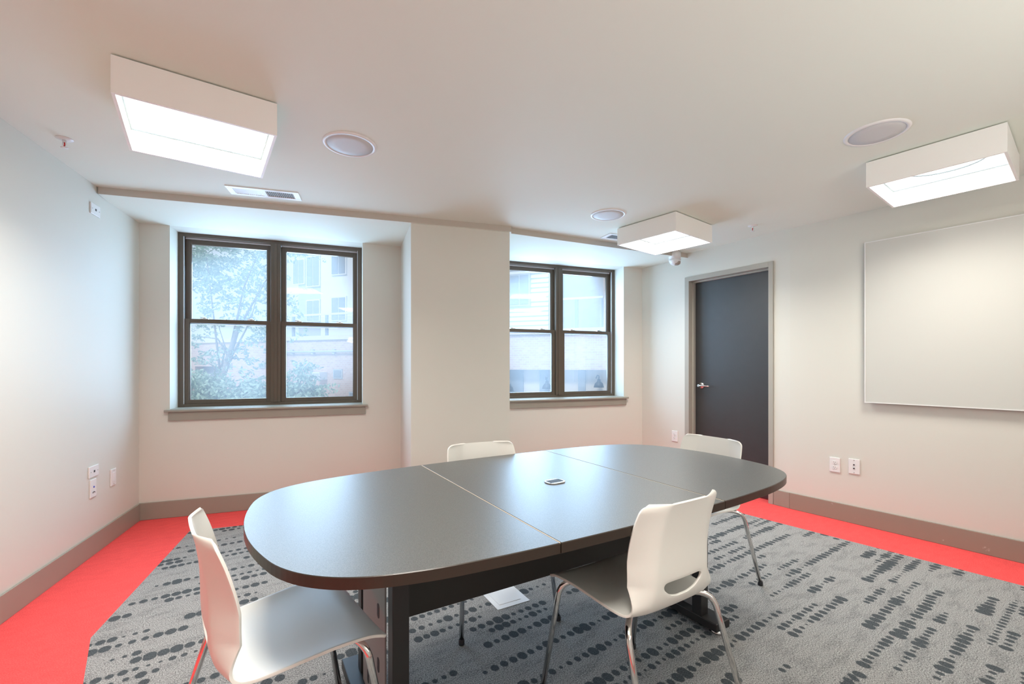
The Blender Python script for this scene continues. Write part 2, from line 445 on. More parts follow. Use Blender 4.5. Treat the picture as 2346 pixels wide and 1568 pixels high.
# ------------------------------------------------------------------ windows
def window(name, s0, s1):
    root = at_wall(name, WB, s0, 0, ZW0); struct(root)
    root.rotation_euler.z = math.atan2(WB.d.y, WB.d.x)
    wd = s1 - s0; ht = ZS - ZW0; mid = wd / 2
    fo, fi = 0.187, 0.285
    f = MB()
    f.box(0, 0.038, fo, fi, 0, ht); f.box(wd - 0.038, wd, fo, fi, 0, ht)
    f.box(0.038, wd - 0.038, fo, fi, ht - 0.030, ht); f.box(0.038, wd - 0.038, fo, fi, 0, 0.028)
    f.build('window_frame', M['bronze'], root, bevel=0.002)
    for x in (0.038, wd - 0.043): MB().box(x, x + 0.005, fo + 0.004, fo + 0.012, 0.028, ht - 0.030).build('jamb_track', M['track'], root)
    for x0, x1 in ((0.044, mid - 0.044), (mid + 0.044, wd - 0.044)): MB().box(x0, x1, fo + 0.040, fo + 0.050, ht - 0.042, ht - 0.030).build('weather_strip', M['track'], root)
    mu = MB(); mu.box(mid - 0.040, mid + 0.040, fo - 0.006, fi, 0.028, ht - 0.030)
    mu.box(mid - 0.012, mid + 0.012, fo - 0.012, fo - 0.006, 0.028, ht - 0.030)
    mu.build('mullion', M['bronze'], root, bevel=0.002)
    zm = 0.745
    for a, c in ((0.040, mid - 0.040), (mid + 0.040, wd - 0.040)):
        for up in (0, 1):
            o0 = fo + (0.052 if up else 0.014); o1 = o0 + 0.034
            z0, z1 = (zm - 0.022, ht - 0.041) if up else (0.028, zm + 0.020)
            st = 0.036
            sa = MB()
            sa.box(a, a + st, o0, o1, z0, z1); sa.box(c - st, c, o0, o1, z0, z1)
            rb_, rt = (0.042, 0.030) if not up else (0.030, 0.042)
            if not up: rb_, rt = 0.036, 0.036
            sa.box(a + st, c - st, o0, o1, z0, z0 + rb_); sa.box(a + st, c - st, o0, o1, z1 - rt, z1)
            # glazing beads
            for x in (a + st, c - st - 0.006): sa.box(x, x + 0.006, o0 + 0.008, o1, z0 + rb_, z1 - rt)
            sash = sa.build('upper_sash' if up else 'lower_sash', M['bronze'], root, bevel=0.0015)
            g = MB(); om = (o0 + o1) / 2
            g.box(a + st - 0.004, c - st + 0.004, om - 0.002, om + 0.002, z0 + rb_ - 0.004, z1 - rt + 0.004)
            g.build('glass_pane', M['glass'], sash)
            if not up:
                for fx in (0.22, 0.76):
                    x = a + (c - a) * fx
                    lk = MB(); lk.box(x - 0.028, x + 0.028, o0 + 0.002, o1 + 0.006, z1, z1 + 0.006)
                    lk.lathe([(0.013, 0), (0.013, 0.008), (0.008, 0.012)], (x, o0 + 0.018, z1 + 0.006), 16)
                    lk.box(x - 0.03, x + 0.004, o0 + 0.010, o0 + 0.022, z1 + 0.008, z1 + 0.015)
                    lk.build('sash_lock', M['steel'], sash)
    sl = MB(); sl.box(-0.030, wd + 0.045, -0.040, 0.0, -0.018, 0.0)
    sl.box(0, wd, 0.0, fo + 0.02, -0.018, 0.004)
    sl.box(-0.006, wd + 0.025, -0.020, 0.0, -0.090, -0.018)
    sl.build('window_sill', M['trim'], root, bevel=0.003)
    return root
window('window_1', *W1)
window('window_2', *W2)

# ------------------------------------------------------------------ door
dr = at_wall('door_1', WD, 0, 0, 0); struct(dr)
f = MB(); c0, c1, cz = D0 - 0.05, D1 + 0.042, DZ + 0.047
pr = -0.012
f.box(c0, D0, pr, 0.0, 0, cz); f.box(D1, c1, pr, 0.0, 0, cz); f.box(D0, D1, pr, 0.0, DZ, cz)
f.box(D0 - 0.03, D0, 0, 0.14, 0, DZ); f.box(D1, D1 + 0.03, 0, 0.14, 0, DZ); f.box(D0 - 0.03, D1 + 0.03, 0, 0.14, DZ, DZ + 0.03)
f.box(D0, D0 + 0.016, 0.045, 0.083, 0, DZ); f.box(D1 - 0.016, D1, 0.045, 0.083, 0, DZ); f.box(D0, D1, 0.045, 0.083, DZ - 0.016, DZ)
f.build('door_frame', M['doorframe'], dr, bevel=0.002)
lf = MB().box(D0 + 0.002, D1 - 0.002, 0.085, 0.128, 0.012, DZ - 0.003).build('door_leaf', M['door'], dr, bevel=0.002)
h = MB(); hx, hz = D0 + 0.085, 1.03
T = Matrix.Translation((hx, 0.085, hz)) @ Matrix.Rotation(PI / 2, 4, 'X')
h.lathe([(0.033, 0.0), (0.034, 0.006), (0.028, 0.013), (0.014, 0.018), (0.012, 0.055), (0.013, 0.058)], seg=32, T=T)
h.tube([(hx, 0.033, hz), (hx + 0.02, 0.028, hz), (hx + 0.06, 0.029, hz), (hx + 0.10, 0.032, hz - 0.002), (hx + 0.118, 0.042, hz - 0.003)], 0.0095, 12, r2=0.007)
h.build('door_handle', M['chrome'], lf)

# ------------------------------------------------------------------ whiteboard
wb = at_wall('whiteboard', WR, 0.538, 0, 0.955)
tag(wb, 'large blank glossy white writing board hung on the right-hand wall above two outlet plates', 'whiteboard')
wbw, wbh = 2.42, 1.222
MB().box(0.004, wbw - 0.004, -0.044, -0.030, 0.004, wbh - 0.004).build('board_panel', M['board'], wb)
f = MB()
for a in ((0, wbw, 0, 0.006), (0, wbw, wbh - 0.006, wbh), (0, 0.006, 0.006, wbh - 0.006), (wbw - 0.006, wbw, 0.006, wbh - 0.006)):
    f.box(a[0], a[1], -0.046, -0.024, a[2], a[3])
f.build('frame', M['white'], wb)
MB().box(0.05, wbw - 0.05, -0.030, 0, 0.05, 0.09).build('mounting_rail', M['steel'], wb)
MB().box(0.05, wbw - 0.05, -0.030, 0, wbh - 0.09, wbh - 0.05).build('mounting_rail', M['steel'], wb)

# ------------------------------------------------------------------ wall plates
def plate(name, fr, s, z, label, cat, style, vertical=True):
    r = at_wall(name, fr, s, 0, z); tag(r, label, cat)
    w_, h_ = (0.073, 0.118) if vertical else (0.118, 0.073)
    MB().box(-w_ / 2, w_ / 2, -0.008, 0, -h_ / 2, h_ / 2).build('cover_plate', M['white'], r, bevel=0.003)
    def scr(x, z_):
        T = Matrix.Translation((x, -0.008, z_)) @ Matrix.Rotation(PI / 2, 4, 'X')
        MB().lathe([(0.0035, 0), (0.003, 0.0015)], seg=12, T=T).build('screw', M['steel'], r)
    if style == 'duplex':
        for dz in (-0.020, 0.020):
            q = MB()
            T = Matrix.Translation((0, -0.008, dz)) @ Matrix.Rotation(PI / 2, 4, 'X') @ Matrix.Diagonal((1, 0.85, 1, 1))
            q.lathe([(0.017, 0), (0.0165, 0.003)], seg=28, T=T)
            rec = q.build('receptacle', M['white'], r)
            sl = MB()
            sl.box(-0.007, -0.0052, -0.0118, -0.0105, dz - 0.001, dz + 0.007); sl.box(0.0052, 0.007, -0.0118, -0.0105, dz - 0.001, dz + 0.006)
            sl.box(-0.002, 0.002, -0.0118, -0.0105, dz - 0.009, dz - 0.005)
            sl.build('contact_slot', M['slot'], rec)
        scr(0, 0)
    elif style == 'decora':
        MB().box(-0.0165, 0.0165, -0.011, -0.008, -0.033, 0.033).build('insert', M['white'], r, bevel=0.001)
        for dz in (-0.048, 0.048): scr(0, dz)
    elif style == 'jack':
        MB().box(-0.007, 0.007, -0.0095, -0.008, -0.007, 0.007).build('jack', M['slot'], r)
        for d in (-0.042, 0.042): scr(*((0, d) if vertical else (d, 0)))
    elif style == 'coax':
        for d in ((-0.014, 0.014)):
            T = Matrix.Translation((0, -0.008, d)) @ Matrix.Rotation(PI / 2, 4, 'X')
            MB().lathe([(0.005, 0), (0.005, 0.006)], seg=12, T=T).build('jack', M['slot'], r)
        for d in (-0.048, 0.048): scr(0, d)
    elif style == 'motion':
        T = Matrix.Translation((0.0, -0.008, 0.008)) @ Matrix.Rotation(PI / 2, 4, 'X')
        MB().lathe([(0.006, 0), (0.005, 0.004)], seg=14, T=T).build('indicator', mat('blue_lens', (0.08, 0.12, 0.55), 0.2), r)
        MB().tube([(-0.014, -0.009, -0.030), (-0.005, -0.009, -0.023), (0.006, -0.009, -0.024), (0.014, -0.009, -0.030)], 0.002, 8).build('cord_slot', M['slot'], r)
    return r
wl = WL.len
plate('outlet_plate', WL, wl - 0.671, 2.262, 'small white jack plate mounted high on the left wall near the ceiling', 'wall plate', 'jack', False)
plate('outlet_plate', WL, wl - 0.690, 0.546, 'sideways white jack plate directly above the plate with the blue dot', 'wall plate', 'jack', False)
plate('outlet_plate', WL, wl - 0.698, 0.437, 'upright white wall plate with a blue dot below the sideways plate', 'wall plate', 'motion')
plate('outlet_plate', WL, wl - 0.430, 0.447, 'upright plain white outlet plate on the left wall nearest the window corner', 'outlet', 'decora')
plate('outlet_plate', WD, 0.455, 0.472, 'white outlet plate low on the wall beside the dark door, window side', 'outlet', 'duplex')
plate('outlet_plate', WR, 0.332, 0.438, 'white two-socket outlet plate under the whiteboard, the one nearer the door', 'outlet', 'duplex')
plate('outlet_plate', WR, 0.461, 0.447, 'white plate with two round jacks under the whiteboard corner', 'wall plate', 'coax')

# ------------------------------------------------------------------ ceiling fixtures
def box_lamp(c, ang, label, style, size=0.565, power=14.0):
    r = empty('ceiling_light', (c[0], c[1], ZC), math.radians(ang))
    tag(r, label, 'ceiling light', 'square box ceiling lights')
    hs = size / 2; dp = 0.150
    MB().box(-hs + 0.02, hs - 0.02, -hs + 0.02, hs - 0.02, -0.006, 0).build('mounting_plate', M['slot'], r)
    f = MB(); t_ = 0.006
    f.box(-hs, hs, -hs, -hs + t_, -dp, -0.006); f.box(-hs, hs, hs - t_, hs, -dp, -0.006)
    f.box(-hs, -hs + t_, -hs + t_, hs - t_, -dp, -0.006); f.box(hs - t_, hs, -hs + t_, hs - t_, -dp, -0.006)
    f.box(-hs + t_, hs - t_, -hs + t_, hs - t_, -0.012, -0.006)
    e = 0.012
    f.box(-hs + t_, hs - t_, -hs + t_, -hs + e, -dp, -dp + 0.004); f.box(-hs + t_, hs - t_, hs - e, hs - t_, -dp, -dp + 0.004)
    f.box(-hs + t_, -hs + e, -hs + e, hs - e, -dp, -dp + 0.004); f.box(hs - e, hs - t_, -hs + e, hs - e, -dp, -dp + 0.004)
    f.build('housing', M['fixture'], r)
    q = hs - t_
    z = -0.045
    MB().box(-q + 0.006, q - 0.006, -q + 0.006, q - 0.006, z, z + 0.003).build('diffuser', M['diffuser'], r)
    g = MB()
    g.box(-q, q, -q, -q + 0.006, z - 0.004, z + 0.003); g.box(-q, q, q - 0.006, q, z - 0.004, z + 0.003)
    g.box(-q, -q + 0.006, -q + 0.006, q - 0.006, z - 0.004, z + 0.003); g.box(q - 0.006, q, -q + 0.006, q - 0.006, z - 0.004, z + 0.003)
    g.build('gasket', M['arc'], r)
    if style == 'arc':
        pts = [(-0.03 + 0.15 * math.cos(a), -0.02 + 0.17 * math.sin(a), z - 0.006) for a in [math.radians(-75 + 10 * k) for k in range(20)]]
        MB().tube(pts, 0.004, 8).build('arc_line', M['arc'], r)  # thin dark tube draws the curved line below the diffuser
    ld = bpy.data.lights.new('lamp_light', 'AREA'); ld.shape = 'SQUARE'; ld.size = size - 0.07
    ld.energy = power; ld.color = (1.0, 0.95, 0.87); ld.spread = math.radians(145)
    lo = bpy.data.objects.new('lamp_light', ld); COL.objects.link(lo); lo.parent = r
    lo.location = (0, 0, z - 0.012)
    return r
box_lamp((-1.456, 2.093), 35, 'boxy white ceiling light with a thin seam line, nearest the left wall', 'seam')
box_lamp((1.30, 3.82), 38.5, 'boxy white ceiling light hung between the dark door and the back windows', 'half', 0.555, 12.0)
box_lamp((2.456, 2.56), 37.5, 'boxy white ceiling light with a curved line, above the whiteboard', 'arc', 0.555, 8.5)
box_lamp((0.0, 0.55), 35, 'boxy white ceiling light out of view above the camera side, added for its light', 'plain')  # unseen fourth lamp, carries on the lamp grid, kept for its light

def speaker(c, r_, label):
    r = empty('ceiling_speaker', (c[0], c[1], ZC)); tag(r, label, 'speaker', 'round ceiling speakers')
    ri = r_ - 0.020
    n = 48; f = MB()
    prof = [(ri, -0.004), (ri, -0.007), (r_ - 0.006, -0.007), (r_, -0.001), (r_, 0.0)]
    i0 = 0
    for rr, z in prof:
        for q in range(n): f.v.append((rr * math.cos(2 * PI * q / n), rr * math.sin(2 * PI * q / n), z))
    for k in range(len(prof) - 1):
        for q in range(n): f.face((k * n + q, k * n + (q + 1) % n, (k + 1) * n + (q + 1) % n, (k + 1) * n + q), True)
    f.build('trim_ring', M['white'], r)
    MB().lathe([(ri + 0.001, -0.0035), (ri + 0.001, -0.0055), (ri * 0.6, -0.0075), (0.002, -0.0085)], seg=n).build('grille', M['grille'], r)
    return r
speaker((-0.872, 2.408), 0.139, 'round white ceiling speaker beside the box light nearest the left wall')
speaker((0.757, 3.52), 0.139, 'small-looking round ceiling speaker beside the box light by the door')
speaker((1.862, 2.286), 0.137, 'round ceiling speaker beside the box light with the curved line')

def sprinkler(c, label):
    r = empty('fire_sprinkler', (c[0], c[1], ZC)); tag(r, label, 'sprinkler', 'fire sprinklers')
    MB().lathe([(0.036, 0), (0.035, -0.003), (0.020, -0.008), (0.012, -0.010)], seg=28).build('escutcheon', M['white'], r)
    f = MB(); f.lathe([(0.009, -0.010), (0.009, -0.018), (0.005, -0.020)], seg=16)
    for s_ in (-1, 1): f.tube([(0.008 * s_, 0, -0.018), (0.011 * s_, 0, -0.028), (0.002 * s_, 0, -0.044)], 0.0018, 8)
    f.build('body', M['white'], r)
    MB().tube([(0, 0, -0.020), (0, 0, -0.040)], 0.0032, 10).build('glass_bulb', M['red'], r)
    MB().lathe([(0.015, -0.046), (0.016, -0.0475), (0.004, -0.049)], seg=20).build('deflector', M['white'], r)
sprinkler((-2.346, 2.345), 'white fire sprinkler with red bulb on the ceiling near the left wall')
sprinkler((2.044, 3.80), 'tiny white fire sprinkler with red bulb on the ceiling above the dark door')

def vent(c, ang, label, lw=0.445, sw=0.155):
    r = empty('air_vent', (c[0], c[1], ZC), math.radians(ang)); tag(r, label, 'air vent')
    a, b2 = lw / 2, sw / 2; g = 0.028
    f = MB()
    z0, z1 = -0.006, 0
    f.box(-a, a, -b2, -b2 + g, z0, z1); f.box(-a, a, b2 - g, b2, z0, z1)
    f.box(-a, -a + g + 0.01, -b2 + g, b2 - g, z0, z1); f.box(a - g - 0.01, a, -b2 + g, b2 - g, z0, z1); f.box(-0.012, 0.012, -b2 + g, b2 - g, z0, z1)
    f.build('frame', M['white'], r, bevel=0.001)
    MB().box(-a + g, a - g, -b2 + g, b2 - g, -0.001, 0).build('duct_opening', M['slot'], r)
    for sgn in (-1, 1):
        x0, x1 = (-a + g + 0.01, -0.012) if sgn < 0 else (0.012, a - g - 0.01)
        n = 14; f = MB()
        for k in range(n):
            x = x0 + (x1 - x0) * (k + 0.5) / n
            tl_ = 0.0052 * (0.95 if sgn < 0 else 0.28)
            y0, y1 = -b2 + g, b2 - g
            i = len(f.v)
            f.v += [(x - tl_, y0, -0.0058), (x + tl_, y0, -0.0015), (x + tl_, y1, -0.0015), (x - tl_, y1, -0.0058),
                    (x - tl_ + 0.0008, y0, -0.0062), (x + tl_ + 0.0008, y0, -0.002), (x + tl_ + 0.0008, y1, -0.002), (x - tl_ + 0.0008, y1, -0.0062)]
            for q in ((0, 1, 2, 3), (4, 7, 6, 5), (0, 4, 5, 1), (1, 5, 6, 2), (2, 6, 7, 3), (3, 7, 4, 0)): f.face(tuple(i + j for j in q))
        f.build('louver_grille', M['white'], r)
vent((-1.702, 3.079), 16.7, 'slotted white air vent on the ceiling beside the left window bay')
vent((1.055, 4.165), 22, 'white air vent partly hidden behind the box light near the back windows')

# dome camera by the soffit
r = empty('dome_sensor', (1.703, 4.68, ZC)); tag(r, 'small white dome sensor hanging from the ceiling above the door side', 'sensor')
MB().lathe([(0.058, 0), (0.060, -0.03), (0.060, -0.08)], seg=32).build('housing', M['white'], r)
MB().lathe([(0.060, -0.08), (0.057, -0.10), (0.045, -0.122), (0.025, -0.135), (0.004, -0.139)], seg=32).build('dome', M['white'], r)
MB().lathe([(0.040, -0.105), (0.036, -0.1285), (0.020, -0.1395), (0.004, -0.1425)], (0.016, -0.010, 0.0), seg=24).build('lens_cover', mat('smoked_lens', (0.38, 0.33, 0.28), 0.2), r)

# ------------------------------------------------------------------ table
TZ = 0.74
TC = Vector((0.164, 1.935)); TA = math.radians(31.0)
tb = empty('conference_table', (TC.x, TC.y, 0), TA)
tag(tb, 'long dark conference table with rounded ends and a speckled charcoal top', 'table')
prof = [(0, .580), (.19, .578), (.375, .572), (.50, .566), (.62, .556), (.72, .545), (.80, .530), (.87, .512), (.93, .489), (.98, .460), (1.02, .425), (1.055, .380), (1.085, .320), (1.105, .250), (1.122, .165), (1.132, .080), (1.135, 0)]
def catmull(P, n=4):
    out = []
    for i in range(len(P) - 1):
        p0, p1, p2, p3 = P[max(i - 1, 0)], P[i], P[i + 1], P[min(i + 2, len(P) - 1)]
        for k in range(n):
            t = k / n
            out.append(tuple(0.5 * ((2 * p1[j]) + (-p0[j] + p2[j]) * t + (2 * p0[j] - 5 * p1[j] + 4 * p2[j] - p3[j]) * t * t + (-p0[j] + 3 * p1[j] - 3 * p2[j] + p3[j]) * t ** 3) for j in range(len(p1))))
    out.append(P[-1]); return out
pp = catmull(prof, 3)
SK = 0.05   # the ends are cut very slightly askew
def end_poly(sg):
    up = [(u, v) for u, v in pp if u >= 0.3775]
    up = [(0.3775, .572)] + up
    pts = up + [(u, -v) for u, v in reversed(up[:-1])]
    return [(sg * (u - SK * v * min(1, max(0, (u - 0.6) / 0.4))), sg * v) for u, v in pts]
def top_panel(pts):
    n = len(pts); f = MB(); tt = 0.030; e = 0.002
    f.use(M['laminate'])
    cx = sum(p[0] for p in pts) / n; cy = sum(p[1] for p in pts) / n
    ins = [(p[0] + (cx - p[0]) * 0.004, p[1] + (cy - p[1]) * 0.004) for p in pts]
    f.v += [(p[0], p[1], TZ) for p in ins]; f.face(tuple(range(n)))
    f.use(M['edge'])
    f.v += [(p[0], p[1], TZ - e) for p in pts] + [(p[0], p[1], TZ - tt) for p in pts]
    for k in range(n):
        j = (k + 1) % n
        f.face((k, n + k, n + j, j)); f.face((n + k, 2 * n + k, 2 * n + j, n + j))
    f.face(tuple(2 * n + k for k in reversed(range(n))))
    ob = f.build('tabletop_panel', parent=tb)
    return ob
top_panel(end_poly(1)); top_panel(end_poly(-1))
top_panel([(-.3735, -.573), (-.19, -.578), (0, -.58), (.19, -.578), (.3735, -.573), (.3735, .573), (.19, .578), (0, .58), (-.19, .578), (-.3735, .573)])
for sg in (-1, 1):
    MB().box(sg * 0.3755 - 0.0014, sg * 0.3755 + 0.0014, -.568, .568, TZ - 0.006, TZ - 0.0004).build('seam_strip', M['seam'], tb)
# worn edge band on the far right corner
wr = MB(); 
idx = [q for q in end_poly(1) if q[1] < -0.40 and q[0] > 0.93]
idx = idx[:6]
n = len(idx)
wr.v += [(q[0] * 1.0015, q[1] * 1.0015, TZ - 0.006) for q in idx] + [(q[0] * 1.0015, q[1] * 1.0015, TZ - 0.022) for q in idx]
for k in range(n - 1): wr.face((k, k + 1, n + k + 1, n + k))
if n > 1:
    ob = wr.build('torn_edge_band', M['seam'], tb); sm = ob.modifiers.new('t', 'SOLIDIFY'); sm.thickness = 0.0015
# power module
pm = MB(); n = 40; pts = []
for k in range(n):
    a = 2 * PI * k / n
    x, y = math.cos(a), math.sin(a)
    pts.append((math.copysign(abs(x) ** 0.7, x) * 0.044, math.copysign(abs(y) ** 0.7, y) * 0.034))
pr_ = MB().prism(pts, TZ, TZ + 0.005, Matrix.Translation((0.0, -0.035, 0))); 
po = pr_.build('cable_grommet', M['steel'], tb, bevel=0.002)
MB().box(-0.034, 0.034, -0.054, -0.016, TZ + 0.0052, TZ + 0.0058).build('grommet_opening', M['slot'], po)
# centre panel between the legs
MB().box(-0.66, 0.66, -0.012, 0.012, 0.335, TZ - 0.030).build('modesty_panel', M['panel'], tb, bevel=0.001)
MB().box(-0.62, 0.62, 0.03, 0.07, TZ - 0.065, TZ - 0.030).build('support_rail', M['blackmetal'], tb)
def table_leg(sg):
    f = MB()
    # side panel with cable slots, facing the table end
    x0, x1 = (-0.745, -0.735)
    ang = 0
    def bx(a0, a1, b0, b1, z0, z1, dst): dst.box(*(sorted((sg * -a0, sg * -a1))), b0, b1, z0, z1)
    # foot bar is the leg's own body, the rest are its children
    bx(-0.80, -0.70, -0.315, 0.315, 0.022, 0.060, f)
    leg = f.build('table_leg', M['blackmetal'], tb, bevel=0.004)
    for v0 in (-0.235, 0.185):
        q = MB()
        a0, a1 = sorted((sg * 0.752, sg * 0.700))
        dv = 0.05
        b0, b1 = sorted((sg * 0.752, sg * 0.700))
        q.hexa([(b0, v0, 0.06), (b1, v0, 0.06), (b1, v0 + dv, 0.06), (b0, v0 + dv, 0.06), (a0, v0, TZ - 0.03), (a1, v0, TZ - 0.03), (a1, v0 + dv, TZ - 0.03), (a0, v0 + dv, TZ - 0.03)])
        q.build('post', M['blackmetal'], leg, bevel=0.002)
    q = MB(); y0, y1, z0, z1 = -0.150, 0.150, 0.062, TZ - 0.031
    # panel with three rows of oval slots: build as strips around the holes
    xa, xb = sorted((sg * 0.752, sg * 0.747))
    q.box(xa, xb, y0, y1, z0, z1)
    pn = q.build('side_panel', M['greymetal'], leg)
    for (yy, zz) in ((-0.07, 0.60), (0.07, 0.50), (0.07, 0.30), (-0.07, 0.24), (-0.07, 0.42), (0.07, 0.12)):
        o_ = MB(); pts = []
        for k in range(20):
            a = 2 * PI * k / 20
            pts.append((0.012 * math.cos(a), 0.010 * math.sin(a) + (0.014 if math.sin(a) > 0 else -0.014)))
        T = Matrix.Translation((sg * 0.7525, yy, zz)) @ Matrix.Rotation(PI / 2, 4, 'Z') @ Matrix.Rotation(PI / 2, 4, 'X')
        o_.prism(pts, -0.0008, 0.0008, T); o_.build('cable_slot', M['slot'], pn)
    for vv in (-0.285, 0.285):
        MB().lathe([(0.026, 0), (0.028, 0.006), (0.012, 0.012), (0.010, 0.022)], (sg * 0.75, vv, 0), seg=24).build('leveling_foot', M['steel'], leg)
table_leg(-1); table_leg(1)

# ------------------------------------------------------------------ chairs
PR = [(0.212, 0.425), (0.202, 0.436), (0.184, 0.445), (0.15, 0.452), (0.08, 0.452), (-0.02, 0.444), (-0.10, 0.437), (-0.148, 0.438), (-0.182, 0.450),
      (-0.203, 0.475), (-0.213, 0.51), (-0.217, 0.56), (-0.218, 0.61), (-0.220, 0.66), (-0.225, 0.705), (-0.232, 0.75), (-0.241, 0.79), (-0.246, 0.806)]
HW = [.222, .226, .228, .228, .224, .216, .209, .204, .199, .195, .193, .194, .196, .198, .198, .196, .190, .184]
def make_chair():
    root = empty('stacking_chair')
    P = catmull([(a[0], a[1], b) for a, b in zip(PR, HW)], 5)
    nv = len(P); NU = 49
    # arc length
    sl = [0.0]
    for i in range(1, nv): sl.append(sl[-1] + math.hypot(P[i][0] - P[i - 1][0], P[i][1] - P[i - 1][1]))
    bm = bmesh.new(); grid = []
    total = sl[-1]
    for i in range(nv):
        y, z, hw = P[i]
        d = Vector((P[min(i + 1, nv - 1)][0] - P[max(i - 1, 0)][0], P[min(i + 1, nv - 1)][1] - P[max(i - 1, 0)][1])).normalized()
        nrm = Vector((d.y, -d.x))          # towards the sitter / up  (seat: up, back: forward)
        if nrm.y < 0 and z < 0.47: nrm = -nrm
        if z >= 0.47 and nrm.x < 0: nrm = -nrm
        bk = min(1, max(0, (z - 0.44) / 0.10)) if y < -0.12 else 0.0
        row = []
        for j in range(NU):
            a = -1 + 2 * j / (NU - 1); x = a * hw
            # backrest wings fold forward past a soft crease; the seat dishes and its front corners lift
            cr = 0.56 + 0.20 * min(1, max(0, (0.80 - z) / 0.35)) if bk else 0.8
            wing = max(0.0, abs(a) - (cr - 0.06)) / (1 - cr + 0.06)
            off = bk * (0.048 * wing ** 1.25 + 0.012 * a * a)
            if z > 0.62 and bk: off *= 1.0 - 0.40 * min(1, (z - 0.62) / 0.17)
            fr_ = min(1, max(0, (y - 0.05) / 0.18))
            off += (1 - bk) * (0.008 * a ** 4 + 0.003 * a * a - fr_ * 0.006 * abs(a) ** 3)
            # rounded upper corners
            cut = 0.0
            if z > 0.74 and bk:
                pass
            row.append(bm.verts.new((x, y + nrm.x * off, z + nrm.y * off * (1 - bk))))
        grid.append(row)
    # handle opening: a D lying on its back, low on the backrest
    zc, hh, hwid = 0.526, 0.032, 0.094
    def inside(u, v):   # u across, v up (metres from the centre)
        if abs(u) >= hwid: return False
        top = hh * 0.85
        bot = -hh * (1.0 - (abs(u) / hwid) ** 2.6) ** 0.6 + 0.012 * (abs(u) / hwid) ** 2
        return bot < v < top
    for i in range(nv - 1):
        for j in range(NU - 1):
            q = [grid[i][j], grid[i + 1][j], grid[i + 1][j + 1], grid[i][j + 1]]
            cxx = sum(v.co.x for v in q) / 4; czz = sum(v.co.z for v in q) / 4; cyy = sum(v.co.y for v in q) / 4
            if cyy < -0.17 and inside(cxx, czz - zc): continue
            f_ = bm.faces.new(q); f_.smooth = True
    # round the top corners and the front corners by pulling vertices in
    for i in range(nv):
        y, z, hw = P[i]
        dt = total - sl[i]
        for (dist, R_) in ((dt, 0.026), (sl[i], 0.030)):
            if dist < R_:
                lim = hw - (R_ - math.sqrt(max(0, R_ * R_ - (R_ - dist) ** 2)))
                for v in grid[i]:
                    if abs(v.co.x) > 1e-6: v.co.x *= lim / hw
    # smooth the rim of the handle opening
    for _ in range(6):
        rim = [v for v in bm.verts if v.is_boundary and v.co.y < -0.15 and abs(v.co.x) < hwid + 0.02 and zc - 0.06 < v.co.z < zc + 0.06 and len(v.link_faces) > 0]
        new = {}
        for v in rim:
            nb = [e.other_vert(v) for e in v.link_edges if e.is_boundary]
            if len(nb) == 2: new[v] = v.co * 0.5 + (nb[0].co + nb[1].co) * 0.25
        for v, c in new.items(): v.co = c
    for v in [v for v in bm.verts if not v.link_faces]: bm.verts.remove(v)
    bmesh.ops.recalc_face_normals(bm, faces=bm.faces)
    me = bpy.data.meshes.new('seat_shell'); bm.to_mesh(me); bm.free(); me.materials.append(M['shell'])
    sh = bpy.data.objects.new('seat_shell', me); COL.objects.link(sh); sh.parent = root
    so = sh.modifiers.new('thickness', 'SOLIDIFY'); so.thickness = 0.008; so.offset = 0; so.use_rim = True
    bv = sh.modifiers.new('round', 'BEVEL'); bv.width = 0.0025; bv.segments = 2; bv.limit_method = 'ANGLE'; bv.angle_limit = 0.9
    # handle lip around the opening, on the back side
    for sx in (-1, 1):
        # front leg
        for fy, name, foot in ((1, 'leg', (0.243, 0.225)), (-1, 'leg', (0.243, -0.300))):
            y0 = 0.135 if fy > 0 else -0.158
            top = 0.434 if fy > 0 else 0.422
            fx, fy2 = foot
            K1 = Vector((sx * 0.178, y0 + 0.012 * fy, top)); foot_v = Vector((sx * fx, fy2, 0.012))
            # rounded elbow from the cross tube down to the foot
            c0_ = Vector((sx * 0.10, 0.10 if fy > 0 else -0.09, top)); el = Vector((sx * 0.214, y0 + 0.018 * fy, top + 0.003))
            pts = [c0_, c0_.lerp(el, 0.55)]
            a_ = el.lerp(c0_, 0.42); b2_ = el + (foot_v - el).normalized() * 0.055
            for k in range(1, 8):
                t = k / 8; pts.append(a_ * (1 - t) ** 2 + el * 2 * t * (1 - t) + b2_ * t * t)
            pts += [b2_, foot_v]
            leg = MB().tube(pts, 0.0105, 16).build('leg', M['chrome'], root)
            MB().lathe([(0.0125, 0.0), (0.0135, 0.003), (0.0125, 0.022), (0.011, 0.024)], (sx * fx, fy2, 0), seg=20).build('foot_glide', M['slot'], leg)
    f = MB()
    f.tube([(-0.10, 0.10, 0.434), (0.10, 0.10, 0.434)], 0.0105, 14)
    f.tube([(-0.10, -0.09, 0.422), (0.10, -0.09, 0.422)], 0.0105, 14)
    for sx in (-1, 1): f.tube([(sx * 0.10, 0.10, 0.434), (sx * 0.10, -0.09, 0.422)], 0.0105, 14)
    f.build('under_frame', M['chrome'], root)
    for sx in (-1, 1):
        for y_, z_ in ((0.150, 0.428), (-0.09, 0.418)):
            pass
    return root
def copy_tree(o, parent=None):
    c = o.copy(); COL.objects.link(c)
    if parent is not None: c.parent = parent
    for ch in list(o.children): copy_tree(ch, c)
    return c
chair0 = make_chair()
spots = [((-0.672, 1.357), 39.0, 'off-white shell chair with chrome legs at the rounded left end of the table'),
         ((0.442, 1.638), 122.0, 'off-white shell chair seen from behind, handle slot showing, pushed to the near long side'),
         ((-0.088, 2.285), -67.0, 'off-white shell chair on the window side of the table, only its back top showing above'),
         ((1.015, 2.565), 212.0, 'off-white shell chair at the far end of the table, in front of the dark door')]
